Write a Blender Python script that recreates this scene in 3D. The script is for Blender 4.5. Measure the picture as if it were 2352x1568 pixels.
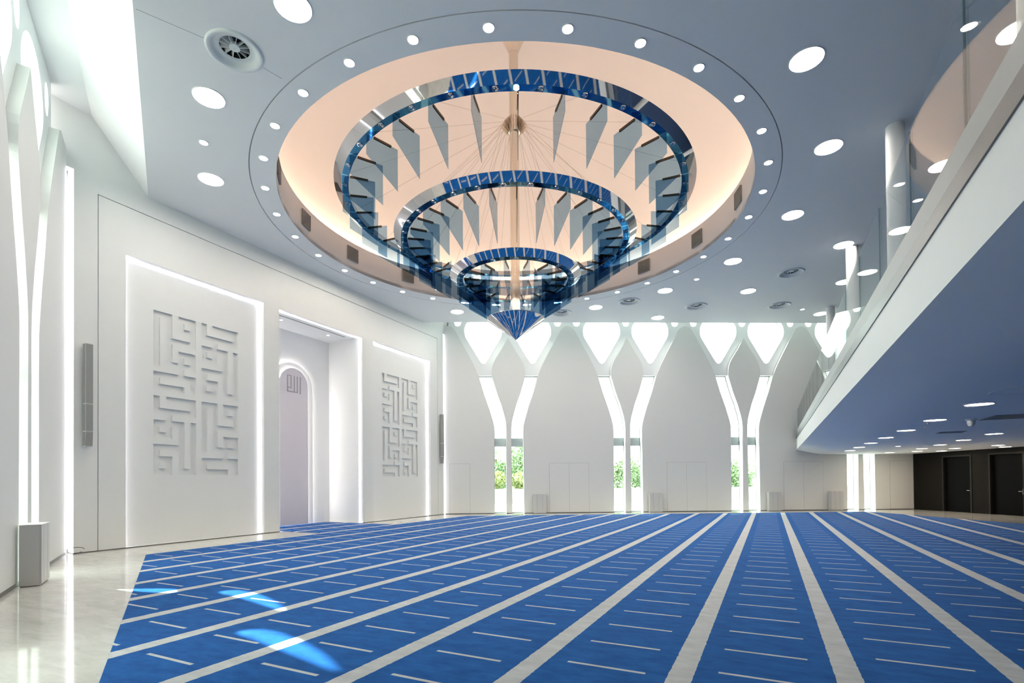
import bpy, math, random
from mathutils import Vector, Matrix
from mathutils.geometry import tessellate_polygon

for o in list(bpy.data.objects):
    bpy.data.objects.remove(o)
SC = bpy.context.scene
COL = SC.collection
R = math.radians
PI = math.pi
random.seed(7)

# ------------------------------------------------------------------ camera, sky, sun, exposure
TH, PITCH, ROLL, FPX, CY = 0.463220567, 0.0115763829, -0.008486475, 1182.646, 1092.35
cam_d = bpy.data.cameras.new('camera')
cam = bpy.data.objects.new('camera', cam_d)
COL.objects.link(cam)
cam_d.sensor_fit = 'HORIZONTAL'
cam_d.sensor_width = 36.0
cam_d.lens = FPX / 2352 * 36.0
cam_d.shift_y = (CY - 784.0) / 2352.0
cam_d.clip_start = 0.05
cam_d.clip_end = 600
fw = Vector((0, math.cos(PITCH), math.sin(PITCH)))
up = Vector((0, -math.sin(PITCH), math.cos(PITCH)))
rt = Vector((1, 0, 0))
rt2 = rt * math.cos(ROLL) + up * math.sin(ROLL)
up2 = up * math.cos(ROLL) - rt * math.sin(ROLL)
M = Matrix((rt2, up2, -fw)).transposed().to_4x4()
cam.matrix_world = Matrix.Translation((0, 0, 1.6)) @ Matrix.Rotation(TH, 4, 'Z') @ M
SC.camera = cam

world = bpy.data.worlds.new('sky')
SC.world = world
world.use_nodes = True
wn = world.node_tree.nodes
wn['Background'].inputs[0].default_value = (1.0, 0.99, 0.95, 1)
wn['Background'].inputs[1].default_value = 3.8

sun_d = bpy.data.lights.new('sun', 'SUN')
sun_d.energy = 14.0
sun_d.angle = R(0.6)
sun_d.color = (1.0, 0.96, 0.90)
sun = bpy.data.objects.new('sun', sun_d)
COL.objects.link(sun)
sun.rotation_euler = Vector((0.705, 0.021, -1.0)).to_track_quat('-Z', 'Y').to_euler()

SC.view_settings.view_transform = 'Standard'
SC.view_settings.look = 'None'
SC.view_settings.exposure = 1.0
SC.view_settings.gamma = 1.0
SC.view_settings.use_curve_mapping = False
SC.cycles.use_light_tree = False
SC.cycles.use_adaptive_sampling = True
SC.cycles.adaptive_threshold = 0.04
SC.cycles.max_bounces = 7
SC.cycles.diffuse_bounces = 4
SC.cycles.glossy_bounces = 4
SC.cycles.transmission_bounces = 8
SC.cycles.transparent_max_bounces = 40
SC.cycles.sample_clamp_indirect = 6.0
SC.cycles.caustics_reflective = False
SC.cycles.caustics_refractive = False

# ------------------------------------------------------------------ materials
MAT = {}
def nt(name):
    m = bpy.data.materials.new(name)
    m.use_nodes = True
    MAT[name] = m
    return m, m.node_tree.nodes, m.node_tree.links, m.node_tree.nodes['Principled BSDF']

def paint(name, c, rough=0.6, metal=0.0, spec=0.5, bump=0.0, scale=60, var=0.0):
    m, n, l, b = nt(name)
    b.inputs['Base Color'].default_value = (*c, 1)
    b.inputs['Roughness'].default_value = rough
    b.inputs['Metallic'].default_value = metal
    b.inputs['Specular IOR Level'].default_value = spec
    tc = n.new('ShaderNodeTexCoord')
    if var > 0:
        no = n.new('ShaderNodeTexNoise')
        no.inputs['Scale'].default_value = scale * 0.05
        no.inputs['Detail'].default_value = 4
        l.new(tc.outputs['Object'], no.inputs['Vector'])
        mx = n.new('ShaderNodeMix')
        mx.data_type = 'RGBA'
        mx.inputs[6].default_value = (*[x * (1 - var) for x in c], 1)
        mx.inputs[7].default_value = (*[min(1, x * (1 + var)) for x in c], 1)
        l.new(no.outputs['Fac'], mx.inputs[0])
        l.new(mx.outputs[2], b.inputs['Base Color'])
    if bump > 0:
        no = n.new('ShaderNodeTexNoise')
        no.inputs['Scale'].default_value = scale
        l.new(tc.outputs['Object'], no.inputs['Vector'])
        bp = n.new('ShaderNodeBump')
        bp.inputs['Strength'].default_value = bump
        bp.inputs['Distance'].default_value = 0.005
        l.new(no.outputs['Fac'], bp.inputs['Height'])
        l.new(bp.outputs['Normal'], b.inputs['Normal'])
    return m

def emit(name, c, s):
    m, n, l, b = nt(name)
    b.inputs['Base Color'].default_value = (0.9, 0.9, 0.9, 1)
    b.inputs['Emission Color'].default_value = (*c, 1)
    b.inputs['Emission Strength'].default_value = s
    return m

def glass(name, tint, gloss=0.06, rough=0.02, edge=0.9):
    m, n, l, b = nt(name)
    n.remove(b)
    t = n.new('ShaderNodeBsdfTransparent')
    t.inputs[0].default_value = (*tint, 1)
    g = n.new('ShaderNodeBsdfGlossy')
    g.inputs['Roughness'].default_value = rough
    fr = n.new('ShaderNodeLayerWeight')
    fr.inputs[0].default_value = 0.5
    pw = n.new('ShaderNodeMath')
    pw.operation = 'POWER'
    pw.inputs[1].default_value = 5.0
    l.new(fr.outputs['Facing'], pw.inputs[0])
    ad = n.new('ShaderNodeMath')
    ad.operation = 'MULTIPLY_ADD'
    ad.use_clamp = True
    ad.inputs[1].default_value = edge
    ad.inputs[2].default_value = gloss
    l.new(pw.outputs[0], ad.inputs[0])
    mx = n.new('ShaderNodeMixShader')
    l.new(ad.outputs[0], mx.inputs[0])
    l.new(t.outputs[0], mx.inputs[1])
    l.new(g.outputs[0], mx.inputs[2])
    l.new(mx.outputs[0], n['Material Output'].inputs[0])
    return m

paint('white_paint', (0.80, 0.80, 0.785), 0.55, bump=0.03, scale=90, var=0.012)
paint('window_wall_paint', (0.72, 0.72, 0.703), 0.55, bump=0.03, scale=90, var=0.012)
paint('ceiling_paint', (0.84, 0.845, 0.845), 0.7, bump=0.02, scale=80, var=0.01)
paint('dome_paint', (0.86, 0.82, 0.78), 0.7, var=0.01)
paint('tracery_paint', (0.84, 0.85, 0.86), 0.4, var=0.01)
paint('dark_gap', (0.05, 0.048, 0.042), 0.7, var=0.05)
paint('seam_gap', (0.42, 0.43, 0.43), 0.7, var=0.05)
paint('frame_grey', (0.20, 0.22, 0.22), 0.4, var=0.03)
paint('spandrel_grey', (0.38, 0.42, 0.44), 0.5, var=0.06)
paint('plinth', (0.10, 0.098, 0.09), 0.35, var=0.1)  # air unit plinths, and strips painted as shade at the wall feet
paint('chrome', (0.72, 0.70, 0.70), 0.03, metal=1.0)
paint('satin_steel', (0.72, 0.66, 0.58), 0.18, metal=1.0, var=0.03)
paint('brushed_steel', (0.36, 0.37, 0.37), 0.5, metal=0.25, var=0.05)
paint('steel_dark', (0.14, 0.145, 0.15), 0.4, metal=0.4, var=0.05)
paint('blue_mirror', (0.13, 0.33, 0.46), 0.04, metal=1.0)
paint('clip_bronze', (0.07, 0.05, 0.035), 0.3, metal=0.6)
paint('cable_steel', (0.35, 0.31, 0.27), 0.35, metal=0.8)
paint('unit_grey', (0.58, 0.58, 0.575), 0.4, bump=0.02, var=0.02)
paint('speaker_grille', (0.30, 0.305, 0.295), 0.6, bump=0.4, scale=700, var=0.05)
paint('speaker_body', (0.66, 0.67, 0.65), 0.4, var=0.02)
paint('vent_white', (0.74, 0.77, 0.76), 0.45, var=0.02)
paint('vent_dark', (0.035, 0.042, 0.04), 0.8, var=0.1)
paint('grille_grey', (0.27, 0.26, 0.24), 0.6, var=0.08)
paint('trim_white', (0.82, 0.82, 0.81), 0.4, var=0.01)
paint('dark_wood', (0.011, 0.0098, 0.008), 0.6, spec=0.12, bump=0.05, scale=40, var=0.15)
paint('dark_frame', (0.022, 0.0215, 0.019), 0.5, spec=0.2, var=0.08)
paint('black_door', (0.003, 0.003, 0.0034), 0.4, spec=0.06, var=0.1)
paint('hatch_dark', (0.06, 0.065, 0.08), 0.5, var=0.1)
paint('hatch_brown', (0.16, 0.14, 0.12), 0.5, var=0.05)
paint('black_rubber', (0.01, 0.01, 0.012), 0.5, var=0.1)
paint('paving', (0.30, 0.30, 0.29), 0.8, var=0.04)
paint('deck_dark', (0.035, 0.06, 0.13), 0.9, spec=0.1, var=0.05)  # unseen balcony deck, made dark to cut the bounce onto the ceiling
paint('grey_wall', (0.36, 0.36, 0.355), 0.7, var=0.02)
paint('bark', (0.10, 0.07, 0.045), 0.9, bump=0.4, scale=30, var=0.2)
paint('calligraphy', (0.34, 0.32, 0.34), 0.5, var=0.02)
paint('arch_stone', (0.66, 0.62, 0.65), 0.5, var=0.02)
emit('lamp_warm', (1.0, 0.925, 0.835), 32.0)
emit('spot_warm', (1.0, 0.91, 0.78), 110.0)
emit('soffit_lamp', (1.0, 0.82, 0.64), 22.0)
emit('led_white', (0.93, 0.92, 1.0), 3.8)
emit('led_slot', (0.93, 0.92, 1.0), 2.4)
emit('led_arch', (1.0, 0.95, 0.92), 9.0)
emit('led_dome', (1.0, 0.75, 0.57), 18.5)
glass('pane', (0.90, 0.985, 0.955), 0.02)
glass('rail_glass', (0.955, 0.985, 0.978), 0.05, 0.01, 0.75)
glass('fin_glass', (0.51, 0.645, 0.755), 0.012, 0.01)
glass('rail_joint', (0.42, 0.58, 0.56), 0.05)

def leaf_mat(name, a, b_):
    m, n, l, b = nt(name)
    tc = n.new('ShaderNodeTexCoord')
    no = n.new('ShaderNodeTexNoise')
    no.inputs['Scale'].default_value = 1.6
    no.inputs['Detail'].default_value = 5
    l.new(tc.outputs['Object'], no.inputs['Vector'])
    mx = n.new('ShaderNodeMix')
    mx.data_type = 'RGBA'
    mx.inputs[6].default_value = (*a, 1)
    mx.inputs[7].default_value = (*b_, 1)
    l.new(no.outputs['Fac'], mx.inputs[0])
    l.new(mx.outputs[2], b.inputs['Base Color'])
    b.inputs['Roughness'].default_value = 0.6
leaf_mat('leaf_green', (0.10, 0.18, 0.08), (0.24, 0.34, 0.16))
leaf_mat('leaf_yellow', (0.22, 0.29, 0.10), (0.38, 0.42, 0.18))

def marble():
    m, n, l, b = nt('marble')
    tc = n.new('ShaderNodeTexCoord')
    mp = n.new('ShaderNodeMapping')
    mp.inputs['Rotation'].default_value = (0, 0, R(25))
    mp.inputs['Scale'].default_value = (1.0, 3.2, 1.0)
    l.new(tc.outputs['Object'], mp.inputs['Vector'])
    n1 = n.new('ShaderNodeTexNoise')
    n1.inputs['Scale'].default_value = 1.7
    n1.inputs['Detail'].default_value = 9
    n1.inputs['Roughness'].default_value = 0.62
    n1.inputs['Distortion'].default_value = 0.8
    l.new(mp.outputs[0], n1.inputs['Vector'])
    r1 = n.new('ShaderNodeValToRGB')
    e = r1.color_ramp.elements
    e[0].position, e[0].color = 0.30, (0.62, 0.60, 0.55, 1)
    e[1].position, e[1].color = 0.66, (0.76, 0.745, 0.70, 1)
    l.new(n1.outputs['Fac'], r1.inputs[0])
    n2 = n.new('ShaderNodeTexNoise')
    n2.inputs['Scale'].default_value = 0.9
    n2.inputs['Detail'].default_value = 10
    n2.inputs['Distortion'].default_value = 1.6
    l.new(mp.outputs[0], n2.inputs['Vector'])
    r2 = n.new('ShaderNodeValToRGB')
    e = r2.color_ramp.elements
    e[0].position, e[0].color = 0.496, (0, 0, 0, 1)
    e[1].position, e[1].color = 0.505, (1, 1, 1, 1)
    e2 = r2.color_ramp.elements.new(0.514)
    e2.color = (0, 0, 0, 1)
    l.new(n2.outputs['Fac'], r2.inputs[0])
    ml = n.new('ShaderNodeMath')
    ml.operation = 'MULTIPLY'
    ml.inputs[1].default_value = 0.30
    l.new(r2.outputs[0], ml.inputs[0])
    mx = n.new('ShaderNodeMix')
    mx.data_type = 'RGBA'
    l.new(ml.outputs[0], mx.inputs[0])
    l.new(r1.outputs[0], mx.inputs[6])
    mx.inputs[7].default_value = (0.36, 0.34, 0.31, 1)
    l.new(mx.outputs[2], b.inputs['Base Color'])
    b.inputs['Roughness'].default_value = 0.06
    b.inputs['Specular IOR Level'].default_value = 0.6
marble()

def carpet_material():
    m, n, l, b = nt('carpet_pile')
    tc = n.new('ShaderNodeTexCoord')
    sep = n.new('ShaderNodeSeparateXYZ')
    l.new(tc.outputs['Object'], sep.inputs[0])
    wob = n.new('ShaderNodeTexNoise')
    wob.inputs['Scale'].default_value = 14.0
    wob.inputs['Detail'].default_value = 4
    l.new(tc.outputs['Object'], wob.inputs['Vector'])
    def math_(op, a, b_=None, clamp=False):
        k = n.new('ShaderNodeMath')
        k.operation = op
        k.use_clamp = clamp
        for i, v in enumerate((a, b_)):
            if v is None:
                continue
            if isinstance(v, (int, float)):
                k.inputs[i].default_value = v
            else:
                l.new(v, k.inputs[i])
        return k.outputs[0]
    w = math_('MULTIPLY', math_('SUBTRACT', wob.outputs['Fac'], 0.5), 0.022)
    xw = math_('ADD', sep.outputs['X'], w)
    t = math_('DIVIDE', math_('SUBTRACT', sep.outputs['X'], 0.55), 1.215)
    tw = math_('DIVIDE', math_('SUBTRACT', xw, 0.55), 1.215)
    fs = math_('ABSOLUTE', math_('SUBTRACT', tw, math_('ROUND', tw)))
    stripe = math_('LESS_THAN', fs, 0.096 / 1.215)
    row = math_('ADD', math_('FLOOR', t), 1.0)
    fx = math_('FRACT', t)
    inx = math_('LESS_THAN', math_('ABSOLUTE', math_('SUBTRACT', fx, 0.5)), 0.338 / 1.215)
    rp = n.new('ShaderNodeValToRGB')
    rp.color_ramp.interpolation = 'CONSTANT'
    ph = {-10: .48, -9: .965, -8: .457, -7: .497, -6: .907, -5: .33, -4: .30, -3: .74, -2: .18, -1: .56, 0: .985,
          1: .40, 2: .70, 3: .25, 4: .85, 5: .45, 6: .10, 7: .6}
    els = rp.color_ramp.elements
    keys = sorted(ph)
    for i, k in enumerate(keys):
        pos = (k + 11.5) / 24.0 - 0.5 / 24
        e = els[i] if i < 2 else els.new(pos)
        e.position = pos
        e.color = (ph[k],) * 3 + (1,)
    l.new(math_('DIVIDE', math_('ADD', row, 11.5), 24.0), rp.inputs[0])
    v = math_('SUBTRACT', math_('DIVIDE', sep.outputs['Y'], 0.655), rp.outputs[0])
    fy = math_('ABSOLUTE', math_('SUBTRACT', math_('FRACT', math_('ADD', v, 0.5)), 0.5))
    iny = math_('LESS_THAN', fy, 0.0195 / 0.655)
    dash = math_('MULTIPLY', inx, iny)
    mark = math_('MAXIMUM', stripe, dash)
    mot = n.new('ShaderNodeTexNoise')
    mot.inputs['Scale'].default_value = 3.2
    mot.inputs['Detail'].default_value = 8
    mot.inputs['Roughness'].default_value = 0.68
    mp = n.new('ShaderNodeMapping')
    mp.inputs['Scale'].default_value = (1.0, 2.2, 1.0)
    mp.inputs['Rotation'].default_value = (0, 0, R(-28))
    l.new(tc.outputs['Object'], mp.inputs['Vector'])
    l.new(mp.outputs[0], mot.inputs['Vector'])
    rb = n.new('ShaderNodeValToRGB')
    e = rb.color_ramp.elements
    e[0].position, e[0].color = 0.30, (0.005, 0.070, 0.275, 1)
    e[1].position, e[1].color = 0.72, (0.013, 0.128, 0.43, 1)
    l.new(mot.outputs['Fac'], rb.inputs[0])
    rs = n.new('ShaderNodeValToRGB')
    e = rs.color_ramp.elements
    e[0].position, e[0].color = 0.30, (0.465, 0.47, 0.485, 1)
    e[1].position, e[1].color = 0.72, (0.63, 0.635, 0.65, 1)
    l.new(mot.outputs['Fac'], rs.inputs[0])
    mx = n.new('ShaderNodeMix')
    mx.data_type = 'RGBA'
    l.new(mark, mx.inputs[0])
    l.new(rb.outputs[0], mx.inputs[6])
    l.new(rs.outputs[0], mx.inputs[7])
    l.new(mx.outputs[2], b.inputs['Base Color'])
    b.inputs['Roughness'].default_value = 0.9
    b.inputs['Specular IOR Level'].default_value = 0.06
    b.inputs['Sheen Weight'].default_value = 0.05
    b.inputs['Sheen Roughness'].default_value = 0.5
    fn = n.new('ShaderNodeTexNoise')
    fn.inputs['Scale'].default_value = 160
    l.new(tc.outputs['Object'], fn.inputs['Vector'])
    bp = n.new('ShaderNodeBump')
    bp.inputs['Strength'].default_value = 0.25
    bp.inputs['Distance'].default_value = 0.006
    l.new(fn.outputs['Fac'], bp.inputs['Height'])
    l.new(bp.outputs['Normal'], b.inputs['Normal'])
carpet_material()

# ------------------------------------------------------------------ mesh helpers
class MB:
    def __init__(s):
        s.v, s.f, s.m = [], [], []
    def add(s, vs, fs, mi=0):
        o = len(s.v)
        s.v += [tuple(v) for v in vs]
        s.f += [tuple(o + i for i in f) for f in fs]
        s.m += [mi] * len(fs)
    def box(s, a, b, mi=0):
        (x0, y0, z0), (x1, y1, z1) = a, b
        vs = [(x0, y0, z0), (x1, y0, z0), (x1, y1, z0), (x0, y1, z0), (x0, y0, z1), (x1, y0, z1), (x1, y1, z1), (x0, y1, z1)]
        s.add(vs, [(0, 3, 2, 1), (4, 5, 6, 7), (0, 1, 5, 4), (1, 2, 6, 5), (2, 3, 7, 6), (3, 0, 4, 7)], mi)
    def slab(s, loops, P, d0, d1, mi=0):
        """2-D outline (first loop) with holes, extruded from depth d0 to d1; P(a, b, d) gives the point"""
        tris = tessellate_polygon([[Vector((a, b, 0)) for a, b in lp] for lp in loops])
        flat = [p for lp in loops for p in lp]
        n = len(flat)
        vs = [P(a, b, d0) for a, b in flat] + [P(a, b, d1) for a, b in flat]
        fs = [tuple(t) for t in tris] + [tuple(n + i for i in reversed(t)) for t in tris]
        k = 0
        for lp in loops:
            m = len(lp)
            for i in range(m):
                j = (i + 1) % m
                fs.append((k + i, k + j, n + k + j, n + k + i))
            k += m
        s.add(vs, fs, mi)
    def lathe(s, prof, seg=48, c=(0, 0), mi=0, a0=0, closed=False):
        vs, fs = [], []
        n = len(prof)
        for i in range(seg):
            a = a0 + 2 * PI * i / seg
            for r, z in prof:
                vs.append((c[0] + r * math.cos(a), c[1] + r * math.sin(a), z))
        for i in range(seg):
            j = (i + 1) % seg
            for k in range(n if closed else n - 1):
                k2 = (k + 1) % n
                fs.append((i * n + k, j * n + k, j * n + k2, i * n + k2))
        s.add(vs, fs, mi)
    def disc(s, r, z, seg=32, c=(0, 0), mi=0, down=True):
        vs = [(c[0] + r * math.cos(2 * PI * i / seg), c[1] + r * math.sin(2 * PI * i / seg), z) for i in range(seg)]
        f = tuple(range(seg))
        s.add(vs, [tuple(reversed(f)) if down else f], mi)
    def tube(s, pts, r, seg=6, mi=0):
        pts = [Vector(p) for p in pts]
        vs, fs = [], []
        for i, p in enumerate(pts):
            d = (pts[min(i + 1, len(pts) - 1)] - pts[max(i - 1, 0)]).normalized()
            a = d.orthogonal().normalized() if i == 0 else (a - d * a.dot(d)).normalized()
            b = d.cross(a)
            for k in range(seg):
                t = 2 * PI * k / seg
                vs.append(p + (a * math.cos(t) + b * math.sin(t)) * r)
        for i in range(len(pts) - 1):
            for k in range(seg):
                k2 = (k + 1) % seg
                fs.append((i * seg + k, i * seg + k2, (i + 1) * seg + k2, (i + 1) * seg + k))
        fs.append(tuple(reversed(range(seg))))
        fs.append(tuple((len(pts) - 1) * seg + k for k in range(seg)))
        s.add(vs, fs, mi)
    def mesh(s, name, mats, smooth=False, angle=35):
        me = bpy.data.meshes.new(name)
        me.from_pydata(s.v, [], s.f)
        mats = mats if isinstance(mats, (list, tuple)) else [mats]
        for m in mats:
            me.materials.append(MAT[m])
        if len(mats) > 1:
            me.polygons.foreach_set('material_index', s.m)
        me.update()
        if smooth:
            me.polygons.foreach_set('use_smooth', [True] * len(me.polygons))
            me.set_sharp_from_angle(angle=R(angle))
        return me
    def obj(s, name, mats, parent=None, smooth=False, angle=35):
        return place(name, s.mesh(name, mats, smooth, angle), parent)

def place(name, me, parent=None, loc=(0, 0, 0), rz=0.0):
    o = bpy.data.objects.new(name, me)
    COL.objects.link(o)
    o.location = loc
    o.rotation_euler = (0, 0, rz)
    if parent is not None:
        o.parent = parent
    return o

def empty(name, loc=(0, 0, 0), rz=0.0):
    o = place(name, None, None, loc, rz)
    o.empty_display_size = 0.2
    return o

def tag(o, label, cat, group=None, kind=None):
    o['label'] = label
    o['category'] = cat
    if group:
        o['group'] = group
    if kind:
        o['kind'] = kind
    return o

def struct(o, label, cat):
    return tag(o, label, cat, kind='structure')

def copy_tree(o, parent=None):
    c = o.copy()
    COL.objects.link(c)
    c.parent = parent
    for ch in list(o.children):
        copy_tree(ch, c)
    return c

# ------------------------------------------------------------------ the plan of the hall (metres, camera above the origin)
S3 = math.sqrt(3) / 2
XQ = -14.57                     # plane of the panelled wall on the left
Y0Q, Y1Q = 6.045, 21.668        # its two corners
A_F = R(61.5)
WF, NF = Vector((math.sin(A_F), math.cos(A_F))), Vector((math.cos(A_F), -math.sin(A_F)))   # window wall at the far end
WN, NN = Vector((S3, -0.5)), Vector((0.5, S3))                                              # window wall beside the camera
OF, ON = Vector((XQ, Y1Q)), Vector((XQ, Y0Q))
LEN = 24.2
CF, CN = OF + WF * LEN, ON + WN * LEN
def cross_lines(p, d, q, e):
    k = d.x * e.y - d.y * e.x
    t = ((q.x - p.x) * e.y - (q.y - p.y) * e.x) / k
    return p + d * t
CE = cross_lines(CF, NF, CN, NN)
HC, HU = 9.195, 10.54           # ceiling, upper soffit
CX, CY_ = -6.69, 13.73          # axis of dome and chandelier
def PF(s, z, d=0.0): p = OF + WF * s - NF * d; return (p.x, p.y, z)      # d grows outwards
def PN(s, z, d=0.0): p = ON + WN * s - NN * d; return (p.x, p.y, z)
def PQ(y, z, d=0.0): return (XQ - d, y, z)
WR, NR = NF, -WF                # dark wall on the right, s runs from the far corner
def PR(s, z, d=0.0): p = CF + WR * s - NR * d; return (p.x, p.y, z)
def PZ(x, y, d=0.0): return (x, y, d)

# floor
m = MB()
plan = [(-17.4, 4.6), (-17.4, 23.2), (CF.x - 0.4, CF.y + 1.0), (CF.x + 1.2, CF.y + 0.5), (CE.x + 1.2, CE.y), (CN.x + 0.9, CN.y - 0.8), (CN.x - 0.6, CN.y - 0.9)]
plan = [tuple(ON + Vector((-3.0, -0.2))), tuple(OF + Vector((-3.0, 0.3))), tuple(OF - NF * 0.5), tuple(CF - NF * 0.5 + WF * 0.5), tuple(CE + Vector((0.6, 0))), tuple(CN - NN * 0.5 + WN * 0.5), tuple(ON - NN * 0.5)]
m.slab([plan], PZ, 0.0, -0.2)
struct(m.obj('floor', 'marble'), 'polished cream marble floor around the blue carpet', 'floor')

# ground outside
m = MB()
m.slab([[(-160, -120), (160, -120), (160, 200), (-160, 200)]], PZ, -0.21, -0.6)
struct(m.obj('ground', 'paving'), 'pale paved ground outside the windows', 'ground')

# carpet
m = MB()
def PFd(s, d): return OF + WF * s + NF * d
def PNd(s, d): return ON + WN * s + NN * d
XC = -12.84
ce1 = cross_lines(PFd(0, 1.65), WF, Vector((XC, 0)), Vector((0, 1)))
ce0 = cross_lines(PNd(0, 1.56), WN, Vector((XC, 0)), Vector((0, 1)))
cf = PFd(20.55, 1.65)
cn = PNd(20.55, 1.56)
ceE = cross_lines(cf, NF, cn, NN)
m.slab([[tuple(ce0), tuple(ce1), tuple(cf), tuple(ceE), tuple(cn)]], PZ, 0.012, 0.0005)
tag(m.obj('carpet', 'carpet_pile'), 'large blue carpet with pale row stripes and short dashes covering the hall floor', 'carpet')
m = MB()
m.slab([[(-16.40, 12.03), (-12.845, 12.03), (-12.845, 15.62), (-16.40, 15.62)]], PZ, 0.011, 0.0005)
tag(m.obj('carpet_runner', 'carpet_pile'), 'blue dashed carpet runner leading into the lit niche', 'carpet')

# ------------------------------------------------------------------ ceiling, dome
def circle(r, seg=160, c=(CX, CY_), rev=False):
    p = [(c[0] + r * math.cos(2 * PI * i / seg), c[1] + r * math.sin(2 * PI * i / seg)) for i in range(seg)]
    return p[::-1] if rev else p
RO, RG = 6.48, 7.065
VENTS = [(-8.293, 5.857), (-5.214, 21.685), (-8.274, 21.712), (-2.758, 23.663), (0.491, 25.262), (0.815, 21.468)]
DG = 1.54                                  # gap between the ceiling edge and the window walls
eF = lambda d: cross_lines(OF + NF * d, WF, Vector((XQ, 0)), Vector((0, 1)))
eN = lambda d: cross_lines(ON + NN * d, WN, Vector((XQ, 0)), Vector((0, 1)))
def edge_ring(d):
    return [tuple(eN(d)), tuple(eF(d)), tuple(CF + NF * d), tuple(CE), tuple(CN + NN * d)]
ceil = empty('ceiling')
struct(ceil, 'pale grey flat ceiling with a round opening for the dome', 'ceiling')
m = MB()
m.slab([edge_ring(DG), circle(RG + 0.012)] + [circle(0.37, 32, c) for c in VENTS], PZ, HC, HC + 0.12)
m.slab([circle(RG - 0.012), circle(RO)], PZ, HC, HC + 0.12)
m.obj('ceiling_board', 'ceiling_paint', ceil)
m = MB()
m.slab([circle(RG + 0.03), circle(RG - 0.03)], PZ, HC + 0.025, HC + 0.04)
m.obj('groove', 'seam_gap', ceil)
for (xa, ya_), (xb, yb_) in (((-8.95, 4.62), (-8.49, 5.50)), ((-8.17, 6.33), (-8.085, 6.66))):
    ln = math.hypot(xb - xa, yb_ - ya_)
    m = MB()
    m.box((-0.006, 0, HC - 0.0015), (0.006, ln, HC + 0.002))
    o = m.obj('seam', 'seam_gap', ceil)
    o.location = (xa, ya_, 0)
    o.rotation_euler = (0, 0, -math.atan2(xb - xa, yb_ - ya_))
# sloping fascia and upper soffit along both window walls
m = MB()
a, b, c = edge_ring(DG), edge_ring(0.44), edge_ring(-0.52)
for (i, j) in ((1, 2), (0, 4)):
    m.add([(*a[i], HC), (*a[j], HC), (*b[j], HU), (*b[i], HU)], [(0, 1, 2, 3)])
    m.add([(*b[i], HU), (*b[j], HU), (*c[j], HU), (*c[i], HU)], [(0, 1, 2, 3)])
    m.add([(*a[i], HC + 0.12), (*a[j], HC + 0.12), (*b[j], HU + 0.3), (*b[i], HU + 0.3)], [(3, 2, 1, 0)])
    m.add([(*b[i], HU + 0.3), (*b[j], HU + 0.3), (*c[j], HU + 0.3), (*c[i], HU + 0.3)], [(3, 2, 1, 0)])
m.obj('fascia', 'ceiling_paint', ceil)

dome = empty('dome', (CX, CY_, HC))
struct(dome, 'tall peach-lit dome recess above the chandelier', 'dome')
m = MB()
m.lathe([(RO, 0.0), (RO, 0.955), (RO + 0.07, 0.955), (RO + 0.07, 0.72)], 160)
m.obj('drum_band', 'dome_paint', dome, True)
m = MB()
m.lathe([(RO + 0.07, 0.72), (7.02, 0.72)], 160)
prof = [(7.02 * math.cos(t * PI / 2 / 24), 0.72 + 5.7 * math.sin(t * PI / 2 / 24)) for t in range(25)]
prof[-1] = (0.02, prof[-1][1])
m.lathe(prof, 160)
m.obj('dome_shell', 'dome_paint', dome, True, 80)
m = MB()
m.lathe([(6.74, 0.75), (6.80, 0.75), (6.80, 0.80), (6.74, 0.80)], 96, closed=True)
m.obj('cove_light', 'led_dome', dome)

# grilles in the drum band
gm = MB()
gm.box((-0.03, -0.235, -0.215), (-0.002, 0.235, 0.215))
grille_back = gm.mesh('grille_back', 'vent_dark')
gm = MB()
for i in range(13):
    z = -0.195 + i * 0.0325
    gm.box((-0.05, -0.23, z - 0.009), (-0.03, 0.23, z + 0.009))
grille_slats = gm.mesh('slats', 'grille_grey')
gm = MB()
for a_, b_ in (((-0.055, -0.25, -0.23), (-0.002, -0.23, 0.23)), ((-0.055, 0.23, -0.23), (-0.002, 0.25, 0.23)), ((-0.055, -0.23, -0.23), (-0.002, 0.23, -0.212)), ((-0.055, -0.23, 0.212), (-0.002, 0.23, 0.23))):
    gm.box(a_, b_)
grille_frame = gm.mesh('frame', 'grille_grey')
GRL = {1: 'third right of the chandelier', 2: 'second right of the chandelier', 3: 'first right of the chandelier',
       7: 'first left of the chandelier', 8: 'second left of the chandelier', 9: 'third left of the chandelier', 10: 'edge-on at the far left'}
for k, wh in GRL.items():
    az = R(22.5 * k - 0.6)
    g = empty('wall_grille', (CX + RO * math.cos(az), CY_ + RO * math.sin(az), HC + 0.535), az)
    tag(g, 'small grey air grille in the dome band, ' + wh, 'grille', 'air grilles round the dome')
    place('back', grille_back, g)
    place('slats', grille_slats, g)
    place('frame', grille_frame, g)

# ------------------------------------------------------------------ the panelled wall on the left
PB = [(7.29, 11.29), (16.43, 20.43)]
NB = (11.87, 15.80)
HP, HN = 7.47, 7.43
wq = empty('wall_left')
struct(wq, 'white panelled prayer wall with two glowing panels and a niche', 'wall')
GY0, GY1, GZ = 6.687, 21.03, 8.695
SL0, SL1, SZ = 6.197, 21.515, 9.06
m = MB()
m.slab([[(SL0, 0), (GY0 - 0.009, 0), (GY0 - 0.009, GZ + 0.009), (GY1 + 0.009, GZ + 0.009), (GY1 + 0.009, 0), (SL1, 0), (SL1, SZ), (Y1Q + 0.7, SZ), (Y1Q + 0.7, 11.0), (Y0Q - 0.7, 11.0), (Y0Q - 0.7, SZ), (SL0, SZ)]], PQ, 0, 0.22)
m.obj('surround', 'white_paint', wq)
m = MB()
holes = [[(a, 0.018), (b, 0.018), (b, HP), (a, HP)] for a, b in PB] + [[(NB[0], 0.003), (NB[1], 0.003), (NB[1], HN), (NB[0], HN)]]
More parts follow.
